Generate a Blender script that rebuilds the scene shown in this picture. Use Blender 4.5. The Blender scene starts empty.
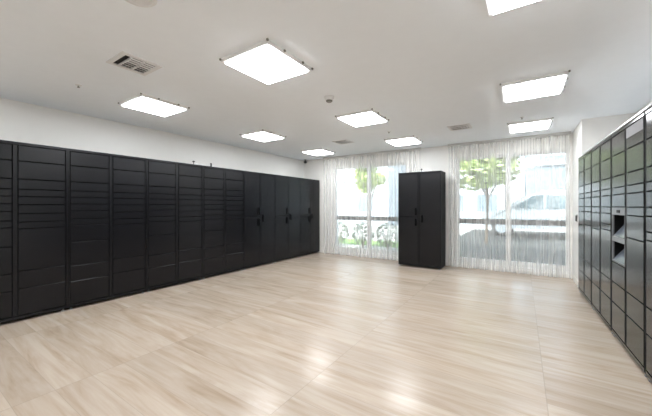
import bpy, bmesh, math, random
from mathutils import Vector, Matrix
random.seed(7)
S = bpy.context.scene
C = S.collection

# ------------------------------------------------------------ camera, sky, sun, exposure
YAW = math.atan(195.9 / 297.4)
cam = bpy.data.cameras.new('camera')
cam.sensor_width = 36.0
cam.lens = 297.4 / 652 * 36.0
cam.shift_y = -2.0 / 652
cam.clip_start = 0.02
cam.clip_end = 400
camo = bpy.data.objects.new('camera', cam)
C.objects.link(camo)
camo.location = (0, 0, 1.35)
camo.rotation_euler = (math.pi / 2, 0, YAW)
S.camera = camo

W = bpy.data.worlds.new('sky')
S.world = W
W.use_nodes = True
wn, wl = W.node_tree.nodes, W.node_tree.links
wn.clear()
sky = wn.new('ShaderNodeTexSky')
sky.sky_type = 'NISHITA'
sky.sun_disc = False
sky.sun_elevation = math.radians(48)
sky.sun_rotation = math.radians(200)
sky.air_density = 0.9
sky.dust_density = 2.5
hs = wn.new('ShaderNodeHueSaturation'); hs.inputs['Saturation'].default_value = 0.45
wl.new(sky.outputs[0], hs.inputs['Color'])
bg = wn.new('ShaderNodeBackground'); bg.inputs[1].default_value = 0.38
wo = wn.new('ShaderNodeOutputWorld')
wl.new(hs.outputs[0], bg.inputs[0]); wl.new(bg.outputs[0], wo.inputs[0])

sd = bpy.data.lights.new('sun', 'SUN'); sd.energy = 3.0; sd.angle = math.radians(1.0)
sd.color = (1.0, 0.97, 0.92)
so = bpy.data.objects.new('sun', sd); C.objects.link(so)
so.location = (-6, -4, 14)
so.rotation_euler = (math.radians(42), 0, math.radians(-25))   # shines towards +Y, from over the roof

S.view_settings.view_transform = 'Standard'
S.view_settings.look = 'None'
S.view_settings.gamma = 1.0
S.view_settings.use_curve_mapping = False
S.view_settings.exposure = 1.55
S.cycles.transparent_max_bounces = 48
S.cycles.max_bounces = 14
S.cycles.diffuse_bounces = 8
PANEL = 9.0          # radiance of the ceiling panels

# ------------------------------------------------------------ materials
def mat(name, col, rough=0.5, metal=0.0, spec=0.5, noise=0.0, nscale=8.0, bump=0.0, bscale=60.0, emit=0.0):
    m = bpy.data.materials.new(name); m.use_nodes = True
    n, l = m.node_tree.nodes, m.node_tree.links
    b = n['Principled BSDF']
    b.inputs['Base Color'].default_value = (*col, 1)
    b.inputs['Roughness'].default_value = rough
    b.inputs['Metallic'].default_value = metal
    b.inputs['Specular IOR Level'].default_value = spec
    if emit:
        b.inputs['Emission Color'].default_value = (*col, 1)
        b.inputs['Emission Strength'].default_value = emit
    tc = n.new('ShaderNodeTexCoord')
    if noise:
        t = n.new('ShaderNodeTexNoise'); t.inputs['Scale'].default_value = nscale
        t.inputs['Detail'].default_value = 5
        l.new(tc.outputs['Object'], t.inputs['Vector'])
        r = n.new('ShaderNodeMix'); r.data_type = 'RGBA'
        r.inputs[6].default_value = (*[max(0, c * (1 - noise)) for c in col], 1)
        r.inputs[7].default_value = (*[min(1, c * (1 + noise)) for c in col], 1)
        l.new(t.outputs['Fac'], r.inputs[0]); l.new(r.outputs[2], b.inputs['Base Color'])
    if bump:
        t = n.new('ShaderNodeTexNoise'); t.inputs['Scale'].default_value = bscale
        l.new(tc.outputs['Object'], t.inputs['Vector'])
        bp = n.new('ShaderNodeBump'); bp.inputs['Strength'].default_value = bump
        bp.inputs['Distance'].default_value = 0.002
        l.new(t.outputs['Fac'], bp.inputs['Height']); l.new(bp.outputs[0], b.inputs['Normal'])
    return m

M = {}
M['wall'] = mat('wall_paint', (0.80, 0.79, 0.765), 0.75, noise=0.02, bump=0.05, bscale=120)
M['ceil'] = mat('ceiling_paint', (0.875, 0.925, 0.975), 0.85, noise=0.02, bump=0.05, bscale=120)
M['base'] = mat('baseboard_paint', (0.74, 0.73, 0.70), 0.4)
M['steel'] = mat('black_powder_coat', (0.0042, 0.0046, 0.0064), 0.27, spec=0.36, noise=0.1, nscale=30, bump=0.06, bscale=400)
M['steelr'] = mat('charcoal_metallic_coat', (0.0035, 0.004, 0.0042), 0.17, spec=0.3, noise=0.1, nscale=30, bump=0.05, bscale=400)
M['gap'] = mat('carcass_black', (0.002, 0.002, 0.0025), 0.7, spec=0.2, noise=0.1)
M['handle'] = mat('handle_black', (0.0015, 0.0015, 0.002), 0.5, spec=0.15, noise=0.1)
M['foot'] = mat('foot_grey', (0.35, 0.35, 0.36), 0.35, metal=0.6, noise=0.05)
M['cap'] = mat('cap_grey', (0.62, 0.62, 0.62), 0.3, metal=0.3, noise=0.03)
M['kiosk'] = mat('kiosk_grey', (0.16, 0.165, 0.17), 0.35, noise=0.05)
M['screen'] = mat('screen_glass', (0.14, 0.16, 0.19), 0.12, noise=0.1)
M['plate'] = mat('name_plate_grey', (0.24, 0.235, 0.25), 0.6, spec=0.2, noise=0.03)
M['alu'] = mat('white_aluminium', (0.82, 0.82, 0.82), 0.4, noise=0.02)
M['rail'] = mat('grey_rail', (0.10, 0.105, 0.11), 0.4, noise=0.05)
M['white'] = mat('white_plastic', (0.78, 0.78, 0.77), 0.35, noise=0.02)
M['offwhite'] = mat('off_white_metal', (0.76, 0.77, 0.78), 0.45, noise=0.02)
M['dark'] = mat('dark_plastic', (0.03, 0.03, 0.03), 0.4, noise=0.1)
M['vent'] = mat('vent_dark', (0.015, 0.015, 0.015), 0.8, noise=0.1)
M['switch'] = mat('reader_grey', (0.20, 0.20, 0.18), 0.35, noise=0.05)
M['track'] = mat('track_white', (0.60, 0.60, 0.59), 0.4, noise=0.02)

def node_mat(name):
    m = bpy.data.materials.new(name); m.use_nodes = True
    m.node_tree.nodes.clear()
    return m, m.node_tree.nodes, m.node_tree.links

# light diffuser of the panels
m, n, l = node_mat('panel_diffuser')
e = n.new('ShaderNodeEmission'); e.inputs[0].default_value = (0.945, 0.975, 1.0, 1); e.inputs[1].default_value = PANEL
o = n.new('ShaderNodeOutputMaterial'); l.new(e.outputs[0], o.inputs[0])
M['glow'] = m

# thin window glass
m, n, l = node_mat('window_glass')
tr = n.new('ShaderNodeBsdfTransparent'); tr.inputs[0].default_value = (0.90, 0.95, 0.95, 1)
gl = n.new('ShaderNodeBsdfGlossy'); gl.inputs['Roughness'].default_value = 0.02
fr = n.new('ShaderNodeFresnel'); fr.inputs[0].default_value = 1.45
mx = n.new('ShaderNodeMixShader'); o = n.new('ShaderNodeOutputMaterial')
l.new(fr.outputs[0], mx.inputs[0]); l.new(tr.outputs[0], mx.inputs[1]); l.new(gl.outputs[0], mx.inputs[2])
l.new(mx.outputs[0], o.inputs[0])
M['glass'] = m

# sheer curtain
m, n, l = node_mat('sheer_fabric')
tr = n.new('ShaderNodeBsdfTransparent'); tr.inputs[0].default_value = (1.0, 1.0, 1.0, 1)
df = n.new('ShaderNodeBsdfDiffuse'); df.inputs[0].default_value = (0.93, 0.93, 0.91, 1)
tl = n.new('ShaderNodeBsdfTranslucent'); tl.inputs[0].default_value = (0.93, 0.94, 0.95, 1)
m1 = n.new('ShaderNodeMixShader'); m1.inputs[0].default_value = 0.20
m2 = n.new('ShaderNodeMixShader')
tc = n.new('ShaderNodeTexCoord')
wv = n.new('ShaderNodeTexNoise'); wv.inputs['Scale'].default_value = 1.0; wv.inputs['Detail'].default_value = 3
mp = n.new('ShaderNodeMapping'); mp.inputs['Scale'].default_value = (15, 8, 0.2)
l.new(tc.outputs['Object'], mp.inputs[0]); l.new(mp.outputs[0], wv.inputs['Vector'])
mr = n.new('ShaderNodeMapRange'); mr.inputs[3].default_value = 0.17; mr.inputs[4].default_value = 0.36
l.new(wv.outputs['Fac'], mr.inputs[0]); l.new(mr.outputs[0], m2.inputs[0])
o = n.new('ShaderNodeOutputMaterial')
l.new(df.outputs[0], m1.inputs[1]); l.new(tl.outputs[0], m1.inputs[2])
l.new(tr.outputs[0], m2.inputs[1]); l.new(m1.outputs[0], m2.inputs[2]); l.new(m2.outputs[0], o.inputs[0])
M['sheer'] = m

# plank tiles 1.5 x 0.225 m, stack bond, veins running along X
m, n, l = node_mat('vein_cut_plank_tile')
def math_n(op, a, b=None):
    q = n.new('ShaderNodeMath'); q.operation = op
    for i, v in enumerate((a, b)):
        if v is None: continue
        if isinstance(v, (int, float)): q.inputs[i].default_value = v
        else: l.new(v, q.inputs[i])
    return q.outputs[0]
tc = n.new('ShaderNodeTexCoord'); sx = n.new('ShaderNodeSeparateXYZ'); l.new(tc.outputs['Object'], sx.inputs[0])
TX, TY = 1.5, 0.225
ux = math_n('DIVIDE', math_n('SUBTRACT', sx.outputs[0], 0.143), TX)
uy = math_n('DIVIDE', math_n('SUBTRACT', sx.outputs[1], 0.73), TY)
ix, iy = math_n('FLOOR', ux), math_n('FLOOR', uy)
fx, fy = math_n('FRACT', ux), math_n('FRACT', uy)
cb = n.new('ShaderNodeCombineXYZ'); l.new(ix, cb.inputs[0]); l.new(iy, cb.inputs[1])
wnz = n.new('ShaderNodeTexWhiteNoise'); wnz.noise_dimensions = '3D'; l.new(cb.outputs[0], wnz.inputs[0])
off = n.new('ShaderNodeVectorMath'); off.operation = 'SCALE'; off.inputs[3].default_value = 40.0
l.new(wnz.outputs['Color'], off.inputs[0])
def streak(sxv, syv, detail, dist):
    mp = n.new('ShaderNodeMapping'); mp.inputs['Scale'].default_value = (sxv, syv, 1)
    l.new(tc.outputs['Object'], mp.inputs[0])
    ad = n.new('ShaderNodeVectorMath'); ad.operation = 'ADD'
    l.new(mp.outputs[0], ad.inputs[0]); l.new(off.outputs[0], ad.inputs[1])
    t = n.new('ShaderNodeTexNoise'); t.inputs['Scale'].default_value = 1.0
    t.inputs['Detail'].default_value = detail; t.inputs['Distortion'].default_value = dist
    t.inputs['Roughness'].default_value = 0.6
    l.new(ad.outputs[0], t.inputs['Vector'])
    return t.outputs['Fac']
s1 = streak(0.9, 7.0, 6, 1.3)
s2 = streak(1.2, 26.0, 4, 0.3)
mixv = math_n('ADD', math_n('MULTIPLY', s1, 0.72), math_n('MULTIPLY', s2, 0.28))
ramp = n.new('ShaderNodeValToRGB')
el = ramp.color_ramp.elements
el[0].position = 0.30; el[0].color = (0.32, 0.24, 0.175, 1)
el[1].position = 0.62; el[1].color = (0.485, 0.41, 0.342, 1)
e2 = el.new(0.47); e2.color = (0.425, 0.345, 0.275, 1)
l.new(mixv, ramp.inputs[0])
# tone of each plank
tone = n.new('ShaderNodeMapRange'); tone.inputs[3].default_value = 0.93; tone.inputs[4].default_value = 1.06
l.new(wnz.outputs['Value'], tone.inputs[0])
vs = n.new('ShaderNodeVectorMath'); vs.operation = 'SCALE'
l.new(ramp.outputs[0], vs.inputs[0]); l.new(tone.outputs[0], vs.inputs[3])
# joints
dx = math_n('MULTIPLY', math_n('MINIMUM', fx, math_n('SUBTRACT', 1.0, fx)), TX)
dy = math_n('MULTIPLY', math_n('MINIMUM', fy, math_n('SUBTRACT', 1.0, fy)), TY)
jx = math_n('MULTIPLY', math_n('LESS_THAN', dx, 0.003), 0.42)
jy = math_n('MULTIPLY', math_n('LESS_THAN', dy, 0.0015), 0.40)
jt = math_n('MAXIMUM', jx, jy)
jm = n.new('ShaderNodeMix'); jm.data_type = 'RGBA'; jm.inputs[7].default_value = (0.22, 0.19, 0.165, 1)
l.new(jt, jm.inputs[0]); l.new(vs.outputs[0], jm.inputs[6])
pb = n.new('ShaderNodeBsdfPrincipled'); l.new(jm.outputs[2], pb.inputs['Base Color'])
rr = n.new('ShaderNodeMapRange'); rr.inputs[3].default_value = 0.27; rr.inputs[4].default_value = 0.19
l.new(s1, rr.inputs[0]); l.new(rr.outputs[0], pb.inputs['Roughness'])
pb.inputs['Specular IOR Level'].default_value = 0.30
o = n.new('ShaderNodeOutputMaterial'); l.new(pb.outputs[0], o.inputs[0])
M['floor'] = m

# outdoors
M['ground'] = mat('paving', (0.50, 0.49, 0.47), 0.8, noise=0.1, nscale=2)
M['asphalt'] = mat('asphalt', (0.045, 0.048, 0.045), 0.8, noise=0.15, nscale=4)
M['lawn'] = mat('lawn_green', (0.16, 0.30, 0.06), 0.9, noise=0.3, nscale=9)
M['leaf'] = mat('leaf_green', (0.46, 0.54, 0.20), 0.6, noise=0.4, nscale=3)
M['leafd'] = mat('shrub_green', (0.20, 0.235, 0.17), 0.7, noise=0.4, nscale=5)
M['bark'] = mat('bark', (0.14, 0.10, 0.07), 0.9, noise=0.3)
M['bldg'] = mat('stucco', (0.40, 0.43, 0.46), 0.9, noise=0.04)
M['bldg2'] = mat('grey_stucco', (0.17, 0.205, 0.235), 0.9, noise=0.04)
M['bglass'] = mat('building_glass', (0.16, 0.20, 0.23), 0.1, noise=0.1)
M['carp'] = mat('car_paint_silver', (0.62, 0.65, 0.68), 0.25, metal=0.2, noise=0.02)
M['carg'] = mat('car_glass', (0.10, 0.16, 0.18), 0.08, noise=0.05)
M['tyre'] = mat('tyre', (0.02, 0.02, 0.02), 0.8, noise=0.1)
M['lampred'] = mat('tail_lamp', (0.4, 0.03, 0.02), 0.3, noise=0.1)

# ------------------------------------------------------------ mesh helpers
def box(bm, x0, x1, y0, y1, z0, z1, rot=None, pivot=None):
    x0, x1 = sorted((x0, x1)); y0, y1 = sorted((y0, y1)); z0, z1 = sorted((z0, z1))
    co = [(x, y, z) for x in (x0, x1) for y in (y0, y1) for z in (z0, z1)]
    vs = []
    for c in co:
        v = Vector(c)
        if rot is not None: v = rot @ (v - pivot) + pivot
        vs.append(bm.verts.new(v))
    for f in ((0, 1, 3, 2), (4, 6, 7, 5), (0, 4, 5, 1), (2, 3, 7, 6), (0, 2, 6, 4), (1, 5, 7, 3)):
        bm.faces.new([vs[i] for i in f])

def lathe(bm, cx, cy, prof, seg=24):
    rings = []
    for r, z in prof:
        rings.append([bm.verts.new((cx + r * math.cos(2 * math.pi * k / seg), cy + r * math.sin(2 * math.pi * k / seg), z)) for k in range(seg)])
    for a, b in zip(rings, rings[1:]):
        for k in range(seg):
            bm.faces.new((a[k], a[(k + 1) % seg], b[(k + 1) % seg], b[k]))
    bm.faces.new(rings[0]); bm.faces.new(rings[-1])

def tube(bm, pts, r, seg=10):
    pts = [Vector(p) for p in pts]; rings = []
    for i, p in enumerate(pts):
        d = (pts[min(i + 1, len(pts) - 1)] - pts[max(i - 1, 0)]).normalized()
        a = d.cross(Vector((0, 0, 1)))
        if a.length < 1e-3: a = d.cross(Vector((1, 0, 0)))
        a.normalize(); b = d.cross(a)
        rr = r[i] if isinstance(r, (list, tuple)) else r
        rings.append([bm.verts.new(p + a * rr * math.cos(2 * math.pi * k / seg) + b * rr * math.sin(2 * math.pi * k / seg)) for k in range(seg)])
    for a, b in zip(rings, rings[1:]):
        for k in range(seg):
            bm.faces.new((a[k], a[(k + 1) % seg], b[(k + 1) % seg], b[k]))
    bm.faces.new(rings[0]); bm.faces.new(rings[-1])

def obj(name, bm, m, parent=None, bevel=0.0, smooth=False, seg=2):
    bmesh.ops.recalc_face_normals(bm, faces=bm.faces)
    if bevel:
        bmesh.ops.bevel(bm, geom=list(bm.edges), offset=bevel, segments=seg, affect='EDGES', profile=0.5)
    me = bpy.data.meshes.new(name); bm.to_mesh(me); bm.free()
    if smooth:
        for p in me.polygons: p.use_smooth = True
    ob = bpy.data.objects.new(name, me); C.objects.link(ob)
    me.materials.append(m)
    if parent: ob.parent = parent
    return ob

def BM(): return bmesh.new()
def bx(*a):
    bm = BM(); box(bm, *a); return bm

def tag(o, label, cat, group=None, kind=None):
    o['label'] = label; o['category'] = cat
    if group: o['group'] = group
    if kind: o['kind'] = kind
    return o
def thing(name, label, cat, loc=(0, 0, 0), rz=0.0, group=None):
    o = bpy.data.objects.new(name, None); C.objects.link(o)
    o.empty_display_size = 0.1
    o.location = loc; o.rotation_euler = (0, 0, rz)
    return tag(o, label, cat, group)
def copy_tree(o, parent=None):
    c = o.copy(); C.objects.link(c)
    if parent: c.parent = parent
    for ch in [k for k in C.objects if k.parent == o]: copy_tree(ch, c)
    return c
def struct(name, bm, m, parent=None, bevel=0):
    o = obj(name, bm, m, parent, bevel)
    if not parent: o['kind'] = 'structure'
    return o

# ------------------------------------------------------------ the room
XL, XR, XP, YN, YP, YW, H = -5.50, 1.40, 0.79, -2.2, 6.15, 7.14, 2.72
T = 0.22
struct('floor', bx(XL - T, XR + T, YN - T, YW + T, -0.20, 0.0), M['floor'])
struct('ceiling', bx(XL - T, XR + T, YN - T, YW + T, H, H + 3.3), M['ceil'])  # slab carried up unseen above the real ceiling, added to shade the ground outside
struct('wall_left', bx(XL - T, XL, YN - T, YW + T, 0, H), M['wall'])
struct('wall_front', bx(XL, XR, YN - T, YN, 0, H), M['wall'])
bm = BM()
box(bm, XR, XR + T, YN - T, YP, 0, H)
box(bm, XP, XR + T, YP, YW + T, 0, H)
struct('wall_right', bm, M['wall'])
WIN = [(-4.44, -2.36), (-1.215, 0.745)]
ZB, ZT = 0.06, 2.42
bm = BM()
box(bm, XL, WIN[0][0], YW, YW + T, 0, H)
box(bm, WIN[0][1], WIN[1][0], YW, YW + T, 0, H)
box(bm, WIN[1][1], XP, YW, YW + T, 0, H)
for a, b in WIN:
    box(bm, a, b, YW, YW + T, ZT, H)
    box(bm, a, b, YW, YW + T, 0, ZB)
struct('wall_back', bm, M['wall'])
struct('baseboard_right', bx(XP - 0.012, XP, YP + 0.002, YW - 0.16, 0, 0.09), M['base'])
struct('baseboard_back', bx(-2.34, -1.36, YW - 0.012, YW, 0, 0.09), M['base'])
struct('baseboard_left', bx(XL, XL + 0.012, YN, 0.39, 0, 0.09), M['base'])

# the two sliding glazed windows
for i, (a, b) in enumerate(WIN):
    root = bpy.data.objects.new('window_%d' % (i + 1), None); C.objects.link(root)
    root.location = ((a + b) / 2, YW + 0.06, 0); root['kind'] = 'structure'
    w = (b - a) / 2
    bm = BM()
    box(bm, -w, w, 0, 0.10, ZT - 0.02, ZT); box(bm, -w, w, 0, 0.10, ZB, ZB + 0.04)
    box(bm, -w, -w + 0.015, 0, 0.10, ZB + 0.04, ZT - 0.02); box(bm, w - 0.015, w, 0, 0.10, ZB + 0.04, ZT - 0.02)
    obj('window_frame', bm, M['alu'], root)
    for k in (0, 1):
        x0, x1 = (-w + 0.017, 0.045) if k == 0 else (-0.045, w - 0.017)
        y0 = 0.008 if k == 0 else 0.056
        sl, sr = (0.03, 0.09) if k == 0 else (0.09, 0.03)
        bm = BM()
        box(bm, x0, x0 + sl, y0, y0 + 0.04, ZB + 0.042, ZT - 0.022)
        box(bm, x1 - sr, x1, y0, y0 + 0.04, ZB + 0.042, ZT - 0.022)
        box(bm, x0 + sl, x1 - sr, y0, y0 + 0.04, ZB + 0.042, ZB + 0.15)
        box(bm, x0 + sl, x1 - sr, y0, y0 + 0.04, ZT - 0.05, ZT - 0.022)
        sash = obj('sash', bm, M['alu'], root)
        obj('pane', bx(x0 + sl, x1 - sr, y0 + 0.017, y0 + 0.023, ZB + 0.15, ZT - 0.05), M['glass'], sash)
        obj('middle_rail', bx(x0 + sl, x1 - sr, y0 + 0.002, y0 + 0.038, 0.96, 1.075), M['rail'], sash)

# ------------------------------------------------------------ lockers
COLW = 0.478
ZDB, ZDT, ZTOP = 0.075, 2.06, 2.095
A_ROWS = [1.875, 1.665, 1.546, 1.462, 1.366, 1.26, 1.16, 1.083, 0.59, 0.385]
B_ROWS = [1.875, 1.665, 1.546, 1.462, 1.376, 1.285, 1.18, 1.10, 0.88, 0.57, 0.37]
C_ROWS = [1.865, 1.65, 1.535, 1.463, 1.34, 1.27, 1.15, 1.085, 0.57, 0.36]
D_ROWS = [1.865, 1.65, 1.535, 1.463, 1.34, 1.265, 1.065, 0.57, 0.36]
K_ROWS = [1.865, 1.65, 1.535, 1.463, 1.34]

def carcass(root, w, depth, mt, capm=None, hole=None):
    sm_ = M['gap'] if capm else mt
    """local frame: front plane at x=0 facing +x, width along y, body to x=-depth"""
    g = 0.0025
    bm = BM()
    f = -0.014
    if hole is None:
        box(bm, -depth, f, g, w - g, 0.035, ZTOP)
    else:
        y0, y1, z0, z1 = hole
        box(bm, -depth, -0.20, g, w - g, 0.035, ZTOP)
        box(bm, -0.20, f, g, y0, 0.035, ZTOP); box(bm, -0.20, f, y1, w - g, 0.035, ZTOP)
        box(bm, -0.20, f, y0, y1, 0.035, z0); box(bm, -0.20, f, y0, y1, z1, ZTOP)
    obj('body', bm, M['gap'], root)
    bm = BM()                                           # face frame: outer stiles and rails
    bm.free()
    obj('side_stile', bx(f, -0.003, g, 0.018, 0.035, ZTOP), sm_, root)
    obj('side_stile', bx(f, -0.003, w - 0.018, w - g, 0.035, ZTOP), sm_, root)
    obj('bottom_rail', bx(f, 0.0, 0.018, w - 0.018, 0.035, ZDB - 0.006), mt, root)
    obj('top_rail', bx(f, 0.0, 0.018, w - 0.018, ZDT + 0.006, ZTOP), mt, root)
    if capm:
        obj('top_cap', bx(-depth, 0.012, g, w - g, ZTOP, ZTOP + 0.014), capm, root)
    for yy in (0.04, w - 0.04):
        for xx in (-0.03, -depth + 0.06):
            bm = BM(); lathe(bm, xx, yy, [(0.022, 0), (0.022, 0.010), (0.008, 0.012), (0.008, 0.036)], 12)
            obj('foot', bm, M['foot'], root)

def panel(name, root, y0, y1, z0, z1, mt, proud=0.0, th=0.014):
    return obj(name, bx(proud - th, proud, y0, y1, z0, z1), mt, root, bevel=0.0025, seg=1)

def door_column(root, y0, y1, rows, mt, gz=0.0045, top=ZDT, bot=ZDB):
    zs = [top] + list(rows) + [bot]
    for a, b in zip(zs, zs[1:]):
        panel('door', root, y0, y1, b + gz, a - gz, mt)

def row_unit(loc, rz, label, group, rows, mt, colw=COLW, depth=0.60, capm=None, stile=0.030, sidegap=0.030):
    root = thing('parcel_locker', label, 'locker', loc, rz, group)
    w = 2 * colw
    carcass(root, w, depth, mt, capm)
    box_mid = bx(-0.014, -0.003, colw - 0.018, colw + 0.018, ZDB, ZDT)
    obj('middle_stile', box_mid, M['gap'] if capm else mt, root)
    m_ = 0.027 if not capm else 0.030
    for k in (0, 1):
        door_column(root, k * colw + m_, (k + 1) * colw - m_, rows[k], mt)
    return root

def handle(door, y, z):
    bm = BM()
    box(bm, 0.0, 0.003, y - 0.022, y + 0.022, z - 0.078, z + 0.078)
    box(bm, 0.003, 0.020, y - 0.010, y + 0.010, z - 0.062, z - 0.045)
    box(bm, 0.003, 0.020, y - 0.010, y + 0.010, z + 0.045, z + 0.062)
    box(bm, 0.020, 0.032, y - 0.013, y + 0.013, z - 0.068, z + 0.068)
    obj('handle', bm, M['handle'], door, bevel=0.0015, seg=1)

def tall_unit(loc, rz, label, w=0.95, depth=0.60, group=None):
    root = thing('tall_locker', label, 'locker', loc, rz, group)
    carcass(root, w, depth, M['steel'])
    c = w / 2; m_ = 0.022; sp = 1.11
    obj('middle_stile', bx(-0.014, -0.003, c - 0.014, c + 0.014, ZDB, ZDT), M['steel'], root)
    d = panel('door', root, m_, c - m_, sp + 0.004, ZDT, M['steel']); handle(d, c - m_ - 0.045, sp + 0.115)
    d = panel('door', root, m_, c - m_, ZDB, sp - 0.004, M['steel']); handle(d, c - m_ - 0.045, sp - 0.115)
    d = panel('door', root, c + m_, w - m_, ZDB, ZDT, M['steel']); handle(d, c + m_ + 0.045, sp - 0.04)
    return root

XF = -4.89
left_bounds = [0.416, 1.372, 2.338, 3.318, 4.283, 5.225, 6.198, 7.09]
row_labels = ['black parcel locker bank cut off by the left edge of the photo',
              'black parcel locker bank, second from the left edge along the left wall',
              'black parcel locker bank, third from the left edge along the left wall',
              'black parcel locker bank beside the tall-door lockers, small hub standing on it']
for i in range(4):
    a, b = left_bounds[i], left_bounds[i + 1]
    row_unit((XF, a, 0), 0, row_labels[i], 'parcel locker banks on the left wall', (B_ROWS, A_ROWS), M['steel'], colw=(b - a) / 2)
tall_labels = ['black tall-door locker next to the small-door banks on the left wall',
               'black tall-door locker in the middle of the three on the left wall',
               'black tall-door locker in the far left corner by the window wall']
for i in range(3):
    a, b = left_bounds[4 + i], left_bounds[5 + i]
    tall_unit((XF, a, 0), 0, tall_labels[i], w=b - a, group='tall-door lockers on the left wall')
tall_unit((-2.34, 6.53, 0), -math.pi / 2, 'black two-column tall locker standing alone between the two curtained windows', w=0.93, depth=0.43)

# right bank, about one degree off the wall's line
RW, RA = 0.47, math.pi + 0.0212
dirv = Vector((0.0212, -1.0))
R0 = Vector((0.745, 6.142))
def rloc(k):
    p = R0 + dirv * (2 * RW * k); return (p.x, p.y, 0)
row_unit(rloc(0), RA, 'charcoal locker bank at the far end of the right wall beside the white pier', 'charcoal locker banks on the right wall', (D_ROWS, C_ROWS), M['steelr'], RW, 0.57, M['cap'])
row_unit(rloc(1), RA, 'charcoal locker bank just beyond the one with the recessed kiosk', 'charcoal locker banks on the right wall', (D_ROWS, C_ROWS), M['steelr'], RW, 0.57, M['cap'])
row_unit(rloc(3), RA, 'charcoal locker bank nearest the camera, cut off by the right edge', 'charcoal locker banks on the right wall', (C_ROWS, D_ROWS), M['steelr'], RW, 0.57, M['cap'])
# bank with the kiosk
root = thing('kiosk_locker', 'charcoal locker bank with recessed screen kiosk and grey name plate on top door', 'locker', rloc(2), RA, 'charcoal locker banks on the right wall')
w = 2 * RW; m_ = 0.027
ky0, ky1 = 0.045, RW - 0.035
carcass(root, w, 0.57, M['steelr'], M['cap'], hole=(ky0, ky1, 0.79, 1.262))
obj('middle_stile', bx(-0.014, -0.003, RW - 0.018, RW + 0.018, ZDB, ZDT), M['gap'], root)
door_column(root, m_, RW - m_, K_ROWS[:4], M['steelr'], bot=1.34)
door_column(root, m_, RW - m_, [0.57, 0.36], M['steelr'], top=0.775)
door_column(root, RW + m_, w - m_, D_ROWS, M['steelr'])
bm = BM()
f0, f1 = -0.014, 0.0
box(bm, f0, f1, m_, RW - m_, 1.262, 1.335); box(bm, f0, f1, m_, RW - m_, 0.783, 0.80)
box(bm, f0, f1, m_, ky0, 0.80, 1.262); box(bm, f0, f1, ky1, RW - m_, 0.80, 1.262)
box(bm, -0.16, f1, ky0, ky1, 0.993, 1.04)
obj('kiosk_panel', bm, M['kiosk'], root)
obj('sensor', bx(0.0, 0.004, 0.20, 0.30, 1.283, 1.311), M['handle'], root, bevel=0.0015)
def tilted(name, z0, z1, dep, mt, inner=True):
    bm = BM()
    v = [bm.verts.new(c) for c in ((-0.004, ky0 + 0.004, z0), (-0.004, ky1 - 0.004, z0), (-dep, ky1 - 0.004, z1), (-dep, ky0 + 0.004, z1))]
    u = [bm.verts.new((c.co.x - 0.012, c.co.y, c.co.z)) for c in v]
    bm.faces.new(v); bm.faces.new(u[::-1])
    for i in range(4): bm.faces.new((v[i], u[i], u[(i + 1) % 4], v[(i + 1) % 4]))
    return obj(name, bm, mt, root)
tilted('touch_screen', 1.042, 1.255, 0.15, M['screen'])
tilted('scanner_shelf', 0.802, 0.985, 0.14, M['screen'])
bm = BM(); box(bm, 0.0, 0.003, RW + m_ + 0.005, w - m_ - 0.005, 1.962, 2.052)
pl = obj('name_plate', bm, M['plate'], root)

# ------------------------------------------------------------ ceiling panels
def ceiling_panel(loc, label, group):
    t = thing('light_panel', label, 'ceiling light', loc, 0, group)
    a, b, d = 0.295, 0.305, 0.032
    bm = BM()
    box(bm, -a, a, -b, -b + 0.026, -d, 0); box(bm, -a, a, b - 0.026, b, -d, 0)
    box(bm, -a, -a + 0.026, -b + 0.026, b - 0.026, -d, 0); box(bm, a - 0.026, a, -b + 0.026, b - 0.026, -d, 0)
    obj('frame', bm, M['alu'], t)
    obj('diffuser', bx(-a + 0.026, a - 0.026, -b + 0.026, b - 0.026, -d - 0.012, -d + 0.010), M['glow'], t)
    for x, y in ((-a - 0.006, -b - 0.006), (a + 0.006, -b - 0.006), (a + 0.008, -0.10), (a + 0.008, 0.16), (a + 0.006, b + 0.006)):
        obj('clip', bx(x - 0.008, x + 0.008, y - 0.008, y + 0.008, -0.016, 0), M['switch'], t)
    return t
proto = ceiling_panel((-2.04, 2.08, H), 'x', 'x')
spots = [
    (-2.04, 2.08, 'large square light panel between the slotted vent and the smoke detector'),
    (-4.16, 2.09, 'light panel above the left lockers, nearest of that row'),
    (0.10, 2.08, 'light panel cut off by the top edge of the photo'),
    (-4.18, 4.14, 'light panel above the left lockers, middle of that row'),
    (-2.06, 4.16, 'light panel in the centre row just beyond the smoke detector'),
    (0.10, 4.17, 'wide light panel on the right, nearer of the two whole ones'),
    (-4.26, 6.12, 'small light panel near the far left corner of the ceiling'),
    (-2.06, 6.08, 'light panel above the freestanding locker'),
    (0.10, 6.08, 'light panel above the right window curtain')]
for i, (x, y, lb) in enumerate(spots):
    o = proto if i == 0 else copy_tree(proto)
    o.location = (x, y, H); o['label'] = lb; o['group'] = 'square ceiling light panels'
for x, y, lb in ((-4.16, 0.0, 'light panel on the ceiling behind the photographer, over the left lockers'),
             (-2.04, 0.0, 'light panel on the ceiling behind the photographer, in the centre row'),
             (0.10, 0.0, 'light panel on the ceiling straight above the photographer')):
    o = copy_tree(proto); o.location = (x, y, H); o['label'] = lb

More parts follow.
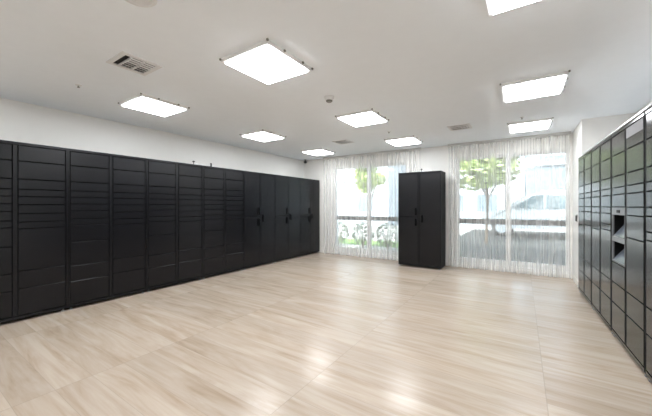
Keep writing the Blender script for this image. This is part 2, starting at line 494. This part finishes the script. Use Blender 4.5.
# ------------------------------------------------------------ ceiling fittings
def vent(loc, label, rz=0):
    t = thing('ceiling_vent', label, 'vent', loc, rz, 'square ceiling vents')
    s, q = 0.175, 0.135
    bm = BM()
    box(bm, -s, s, -s, -q, -0.010, 0); box(bm, -s, s, q, s, -0.010, 0)
    box(bm, -s, -q, -q, q, -0.010, 0); box(bm, q, s, -q, q, -0.010, 0)
    obj('frame', bm, M['offwhite'], t)
    obj('backing', bx(-q, q, -q, q, -0.002, 0), M['vent'], t)
    def blade(x0, x1, y0, y1, ang, ax):
        c = Vector(((x0 + x1) / 2, (y0 + y1) / 2, -0.014))
        b2 = BM(); box(b2, x0, x1, y0, y1, -0.0155, -0.0125, Matrix.Rotation(ang, 3, ax), c)
        obj('slat', b2, M['offwhite'], t)
    blade(-q, q, -q + 0.035, -q + 0.048, 0.9, 'X')
    obj('divider', bx(-q, q, -0.088, -0.078, -0.02, -0.002), M['offwhite'], t)
    obj('divider', bx(-q, q, 0.020, 0.030, -0.02, -0.002), M['offwhite'], t)
    for k in range(6):
        x = -q + 0.022 + k * 0.045
        for (ya, yb) in ((-0.076, 0.018), (0.032, q)):
            blade(x, x + 0.014, ya, yb, 1.0 if k < 3 else -1.0, 'Y')
    return t
vent((-3.12, 1.38, H), 'square slotted vent nearest the camera, left of the large light panel')
vent((-0.90, 5.58, H), 'square slotted vent in front of the right window curtain')
vent((-3.18, 5.50, H), 'small dark slotted vent in front of the left window')

bm = BM(); lathe(bm, 0, 0, [(0.065, 0), (0.065, -0.012), (0.058, -0.016), (0.050, -0.035), (0.048, -0.045)], 28)
sm = thing('smoke_detector', 'round smoke detector with dark grille in the middle of the ceiling', 'smoke detector', (-2.02, 3.14, H))
obj('housing', bm, M['offwhite'], sm)
bm = BM(); lathe(bm, 0, 0, [(0.040, -0.044), (0.040, -0.058), (0.030, -0.066)], 24); obj('sensor_grille', bm, M['switch'], sm)
bm = BM(); lathe(bm, 0, 0, [(0.12, 0), (0.12, -0.006), (0.108, -0.016), (0.10, -0.018), (0.095, -0.012), (0.001, -0.014)], 36)
tag(obj('ceiling_speaker', bm, M['offwhite']), 'round off-white ceiling disc cut by the top edge of the photo', 'speaker').location = (-2.08, 0.93, H)
def sprinkler(x, y, lb, mt=M['offwhite']):
    t = thing('fire_sprinkler', lb, 'sprinkler', (x, y, H), 0, 'fire sprinklers')
    bm = BM(); lathe(bm, 0, 0, [(0.030, 0), (0.030, -0.005), (0.012, -0.010)], 18); obj('cover_ring', bm, mt, t)
    bm = BM(); lathe(bm, 0, 0, [(0.007, -0.008), (0.007, -0.024), (0.014, -0.026), (0.014, -0.029)], 14); obj('nozzle', bm, M['switch'], t)
sprinkler(-4.19, 1.27, 'small fire sprinkler above the left lockers')
sprinkler(0.0, 5.50, 'small fire sprinkler between the two light panels on the right')
sprinkler(-2.04, 5.20, 'small fire sprinkler between the centre light panels')
cm = thing('corner_camera', 'small black security camera in the far left ceiling corner', 'camera', (-5.36, 7.02, H))
bm = BM(); lathe(bm, 0, 0, [(0.035, 0), (0.035, -0.012), (0.012, -0.016), (0.012, -0.04)], 18); obj('mount', bm, M['dark'], cm)
bm = BM(); lathe(bm, 0, 0, [(0.02, -0.038), (0.042, -0.052), (0.045, -0.075), (0.030, -0.10), (0.006, -0.108)], 20); obj('dome', bm, M['dark'], cm, smooth=True)

rd = thing('card_reader', 'small grey wall reader on the white pier right of the curtain', 'card reader', (XP, 6.60, 1.14))
obj('back_plate', bx(-0.010, 0, -0.040, 0.040, -0.065, 0.065), M['switch'], rd, bevel=0.003)
obj('front_cover', bx(-0.024, -0.010, -0.030, 0.030, -0.050, 0.050), M['dark'], rd, bevel=0.004)

# little hubs on top of the lockers
def hub(loc, rz, lb):
    t = thing('wireless_hub', lb, 'wireless hub', loc, rz, 'hubs on top of the lockers')
    bm = BM(); box(bm, -0.05, 0.05, -0.075, 0.075, 0, 0.028); obj('case', bm, M['white'], t, bevel=0.006)
    bm = BM(); tube(bm, [(0.0, -0.13, 0.0), (0.0, -0.13, 0.045)], 0.006); lathe(bm, 0, -0.13, [(0.018, 0.0), (0.018, 0.004)], 14)
    obj('antenna_stem', bm, M['dark'], t)
    bm = BM(); lathe(bm, 0, -0.13, [(0.012, 0.044), (0.022, 0.052), (0.022, 0.064), (0.010, 0.072)], 16); obj('antenna_head', bm, M['dark'], t, smooth=True)
    pts = [(0.01 * math.sin(k), -0.124 + k * 0.012, 0.006 + 0.016 * math.sin(k * 0.75) ** 2) for k in range(5)]
    bm = BM(); tube(bm, pts, 0.004, 8); obj('cable', bm, M['white'], t)
hub((-2.34 + 0.48, 6.60, ZTOP), 0.0, 'x')
hb = [o for o in C.objects if o.name.startswith('wireless_hub')][0]
hb['label'] = 'small white hub with dark antenna on top of the freestanding locker'
hb.location = (-1.71, 6.60, ZTOP); hb.rotation_euler = (0, 0, -math.pi / 2)
hb2 = copy_tree(hb); hb2.location = (XF - 0.06, 3.30, ZTOP); hb2.rotation_euler = (0, 0, 0)
hb2['label'] = 'small white hub with dark antenna on top of the left locker banks'
ck = thing('cable_coil', 'coil of white cable beside the hub on the left lockers', 'cable', (XF - 0.06, 3.50, ZTOP + 0.006))
bm = BM(); tube(bm, [(0.042 * math.cos(k * .45), 0.075 * math.sin(k * .45), 0.0012 * k) for k in range(42)], 0.005, 8); obj('coil', bm, M['white'], ck)
bm = BM(); box(bm, 0.03, 0.052, -0.015, 0.015, -0.006, 0.06); obj('clip', bm, M['dark'], ck, bevel=0.003)

# ------------------------------------------------------------ curtains
def curtain(x0, x1, y, label, seed):
    rnd = random.Random(seed)
    t = thing('sheer_curtain', label, 'curtain', (0, 0, 0), 0)
    t.location = ((x0 + x1) / 2, y, 0)
    w = x1 - x0; pitch = 0.092; npl = int(w / pitch); per = 18; N = npl * per
    zs = [0.012, 0.10, 0.25, 0.5, 0.8, 1.1, 1.5, 1.9, 2.2, 2.45, 2.60, 2.665]
    amp = [rnd.uniform(0.55, 1.25) for _ in range(npl + 2)]
    ph2 = [rnd.uniform(-0.6, 0.6) for _ in range(npl + 2)]
    bm = BM(); rows = []
    for z in zs:
        lo = 1 - z / 2.7
        row = []
        for i in range(N + 1):
            s = i / per; k = int(s); fr_ = s - k
            A = (amp[k] * (1 - fr_) + amp[k + 1] * fr_); P = (ph2[k] * (1 - fr_) + ph2[k + 1] * fr_)
            amp_z = 0.026 * (1 - lo * 0.6) * 1.0 + 0.034 * lo * A
            yy = amp_z * math.sin(2 * math.pi * s + P * lo * 1.3) + 0.010 * lo * math.sin(2 * math.pi * s * 0.37 + seed)
            xx = -w / 2 + w * i / N + 0.017 * math.sin(4 * math.pi * s + P * lo) + 0.015 * lo * math.sin(1.1 * s + seed)
            row.append(bm.verts.new((xx, yy, z + (0.006 * math.sin(s * 2.1 + seed) if z < .05 else 0))))
        rows.append(row)
    for a, b in zip(rows, rows[1:]):
        for i in range(N): bm.faces.new((a[i], a[i + 1], b[i + 1], b[i]))
    cl = obj('cloth', bm, M['sheer'], t, smooth=True)
    obj('track', bx(-w / 2 - 0.01, w / 2 + 0.01, -0.02, 0.02, 2.672, 2.718), M['track'], t)
curtain(-4.72, -1.98, 7.03, 'sheer white pleated curtain over the left window, behind the freestanding locker', 3)
curtain(-1.37, 0.745, 7.03, 'sheer white pleated floor-length curtain over the right window', 8)

# ------------------------------------------------------------ outdoors
g = struct('ground', bx(-60, 60, YW + T + 0.001, 90, -0.25, -0.08), M['ground'])

def foliage(bm, c, rad, nleaf, size, rnd):
    for _ in range(nleaf):
        while True:
            p = Vector((rnd.uniform(-1, 1), rnd.uniform(-1, 1), rnd.uniform(-1, 1)))
            if p.length < 1: break
        p = p.normalized() * (p.length ** 0.4)
        p = Vector((p.x * rad[0], p.y * rad[1], p.z * rad[2])) + Vector(c)
        q = Matrix.Rotation(rnd.uniform(0, 6.28), 3, 'Z') @ Matrix.Rotation(rnd.uniform(-1.2, 1.2), 3, 'X')
        s = size * rnd.uniform(0.6, 1.3)
        pts = [(-s, 0, 0), (0, -s * 0.45, 0.1 * s), (s, 0, 0), (0, s * 0.45, 0.1 * s)]
        bm.faces.new([bm.verts.new(p + q @ Vector(v)) for v in pts])
def tree(x, y, h, r, label, seed, mt, n=1500, size=0.12):
    rnd = random.Random(seed)
    t = thing('leafy_tree', label, 'tree', (x, y, -0.08), 0, 'trees outside the windows')
    bm = BM(); tube(bm, [(0, 0, 0), (0.05, 0.03, h * 0.35), (-0.04, 0.0, h * 0.7)], [0.07, 0.055, 0.035], 10)
    for k in range(5):
        a = k * 1.3 + seed
        tube(bm, [(0, 0, h * (0.35 + 0.05 * k)), (r * 0.6 * math.cos(a), r * 0.6 * math.sin(a), h * (0.62 + 0.06 * k))], [0.045, 0.015], 7)
    obj('trunk', bm, M['bark'], t)
    bm = BM()
    for k in range(7):
        a = rnd.uniform(0, 6.28); rr = r * rnd.uniform(0.2, 0.65)
        foliage(bm, (rr * math.cos(a), rr * math.sin(a), h * rnd.uniform(0.58, 0.95)), (r * 0.55, r * 0.55, r * 0.42), n // 7, size, rnd)
    obj('crown', bm, mt, t)
tree(-1.15, 13.0, 4.6, 1.75, 'bright green leafy tree outside the left pane of the right window', 1, M['leaf'], 6500, 0.14)
tree(-5.9, 12.6, 3.9, 0.75, 'slim green tree outside the right pane of the left window', 5, M['leaf'], 1500)

def bush(x, y, rx, ry, h, label, seed, mt, n=900, size=0.05, cat='bush', z0=-0.08):
    rnd = random.Random(seed)
    t = thing('garden_bush', label, cat, (x, y, z0), 0, 'bushes outside the windows')
    bm = BM()
    for k in range(5): tube(bm, [(0, 0, 0), (rx * 0.5 * math.cos(k * 1.25), ry * 0.5 * math.sin(k * 1.25), h * 0.7)], [0.02, 0.008], 6)
    obj('stems', bm, M['bark'], t)
    bm = BM(); foliage(bm, (0, 0, h * 0.55), (rx, ry, h * 0.48), n, size, rnd); obj('leaves', bm, mt, t)
for i in range(4):
    bush(-5.6 + i * 0.95, 9.3 + 0.1 * (i % 2), 0.42, 0.34, 0.85, ['leafy bush outside the left window, leftmost', 'leafy bush outside the left window, second from left',
         'leafy bush outside the left window, third from left', 'leafy bush outside the left window, nearest the freestanding locker'][i], 20 + i, M['leafd'], 700)

struct('road', bx(-2.5, 40, YW + T + 0.9, 20.5, -0.08, -0.075), M['asphalt'])

# silver SUV, long side towards the window
def car(loc, rz):
    t = thing('parked_car', 'silver estate car parked outside the right window', 'car', loc, rz)
    prof = [(-2.25, 0.35), (-2.28, 0.75), (-2.15, 0.98), (-2.0, 1.04), (-1.75, 1.48), (-1.5, 1.60), (0.1, 1.64), (0.55, 1.56), (1.2, 1.05),
            (1.95, 0.93), (2.2, 0.75), (2.25, 0.38), (1.95, 0.30), (-1.95, 0.30)]
    def slab(pts, wl, wu, zsplit=1.0):
        bm = BM(); L, R = [], []
        for x, z in pts:
            hw = wl if z <= zsplit + 0.06 else wu + (wl - wu) * max(0, (1.64 - z)) / 0.62
            L.append(bm.verts.new((x, -hw, z))); R.append(bm.verts.new((x, hw, z)))
        bm.faces.new(L); bm.faces.new(R[::-1])
        for i in range(len(pts)):
            j = (i + 1) % len(pts); bm.faces.new((L[i], R[i], R[j], L[j]))
        return bm
    obj('body', slab(prof, 0.90, 0.72), M['carp'], t)
    for s in (-1, 1):
        for pts in ([(-1.70, 1.06), (-1.55, 1.46), (-0.95, 1.52), (-0.95, 1.06)], [(-0.87, 1.06), (-0.87, 1.53), (-0.02, 1.55), (-0.02, 1.06)], [(0.06, 1.06), (0.06, 1.55), (0.42, 1.50), (0.98, 1.08)]):
            bm = BM(); v = []
            for e_ in (0.004, -0.02):
                for x, z in pts:
                    hw = 0.72 + 0.18 * (1.64 - z) / 0.62 + e_
                    v.append(bm.verts.new((x, s * hw, z)))
            k = len(pts); bm.faces.new(v[:k]); bm.faces.new(v[k:])
            for i in range(k): bm.faces.new((v[i], v[(i + 1) % k], v[k + (i + 1) % k], v[k + i]))
            obj('side_window', bm, M['carg'], t)
    for x0, z0, x1, z1 in ((0.60, 1.545, 1.17, 1.09), (-1.79, 1.45, -1.99, 1.10)):
        bm = BM(); d = 0.012 if x0 > 0 else -0.012
        v = [bm.verts.new(c) for c in ((x0 + d, -0.66, z0 + .01), (x0 + d, 0.66, z0 + .01), (x1 + d, 0.76, z1 + .01), (x1 + d, -0.76, z1 + .01),
                                       (x0, -0.66, z0 - .01), (x0, 0.66, z0 - .01), (x1, 0.76, z1 - .01), (x1, -0.76, z1 - .01))]
        bm.faces.new(v[:4]); bm.faces.new(v[4:])
        for i in range(4): bm.faces.new((v[i], v[(i + 1) % 4], v[4 + (i + 1) % 4], v[4 + i]))
        obj('windscreen', bm, M['carg'], t)
    for x in (-1.38, 1.38):
        for s in (-1, 1):
            bm = BM(); tube(bm, [(x, s * 0.70, 0.33), (x, s * 0.915, 0.33)], 0.33, 24); wh = obj('wheel', bm, M['tyre'], t)
            bm = BM(); tube(bm, [(x, s * 0.915, 0.33), (x, s * 0.925, 0.33)], 0.20, 20); obj('rim', bm, M['carp'], wh)
    for s in (-1, 1): obj('tail_lamp', bx(-2.30, -2.2, s * 0.62, s * 0.86, 0.80, 0.95), M['lampred'], t)
    for s in (-1, 1): obj('headlamp', bx(2.12, 2.24, s * 0.58, s * 0.86, 0.66, 0.80), M['white'], t)
    return t
cr = car((0.95, 17.2, -0.075), math.radians(176))
cr.scale = (1.22, 1.22, 1.24)

# buildings across the street
def building(x0, x1, y0, y1, h, label, mt, floors, cols):
    t = thing('apartment_building', label, 'building', ((x0 + x1) / 2, (y0 + y1) / 2, -0.08), 0)
    w, d = (x1 - x0) / 2, (y1 - y0) / 2
    obj('wall', bx(-w, w, -d, d, 0, h), mt, t)
    obj('roof_parapet', bx(-w - 0.1, w + 0.1, -d - 0.1, d + 0.1, h, h + 0.35), M['bldg'], t)
    for f in range(floors):
        zf = 0.9 + f * (h - 0.6) / floors
        for k in range(cols):
            xc = -w + (k + 0.5) * 2 * w / cols
            fr_ = bx(xc - 0.75, xc + 0.75, -d - 0.04, -d + 0.02, zf, zf + 1.45)
            wd = obj('window', fr_, M['alu'], t)
            obj('glazing', bx(xc - 0.66, xc + 0.66, -d - 0.05, -d - 0.035, zf + 0.08, zf + 1.37), M['bglass'], wd)
        if f: obj('floor_band', bx(-w - 0.05, w + 0.05, -d - 0.15, -d, zf - 0.55, zf - 0.35), M['bldg'], t)
building(-22.0, -7.9, 20, 30, 9.5, 'pale apartment building seen through the left window', M['bldg'], 3, 4)
building(-7.5, -1.0, 24, 34, 6.5, 'white low building behind the tree', M['bldg'], 2, 3)
building(0.2, 16.0, 22, 32, 7.6, 'grey building behind the parked car', M['bldg2'], 2, 5)
for nm, a, b, c, d in (('lawn', -14, -2.6, 9.85, 11.2),):
    lw = obj(nm, bx(a, b, c, d, -0.08, -0.05), M['lawn']); tag(lw, 'strip of green lawn outside the left window', 'lawn')
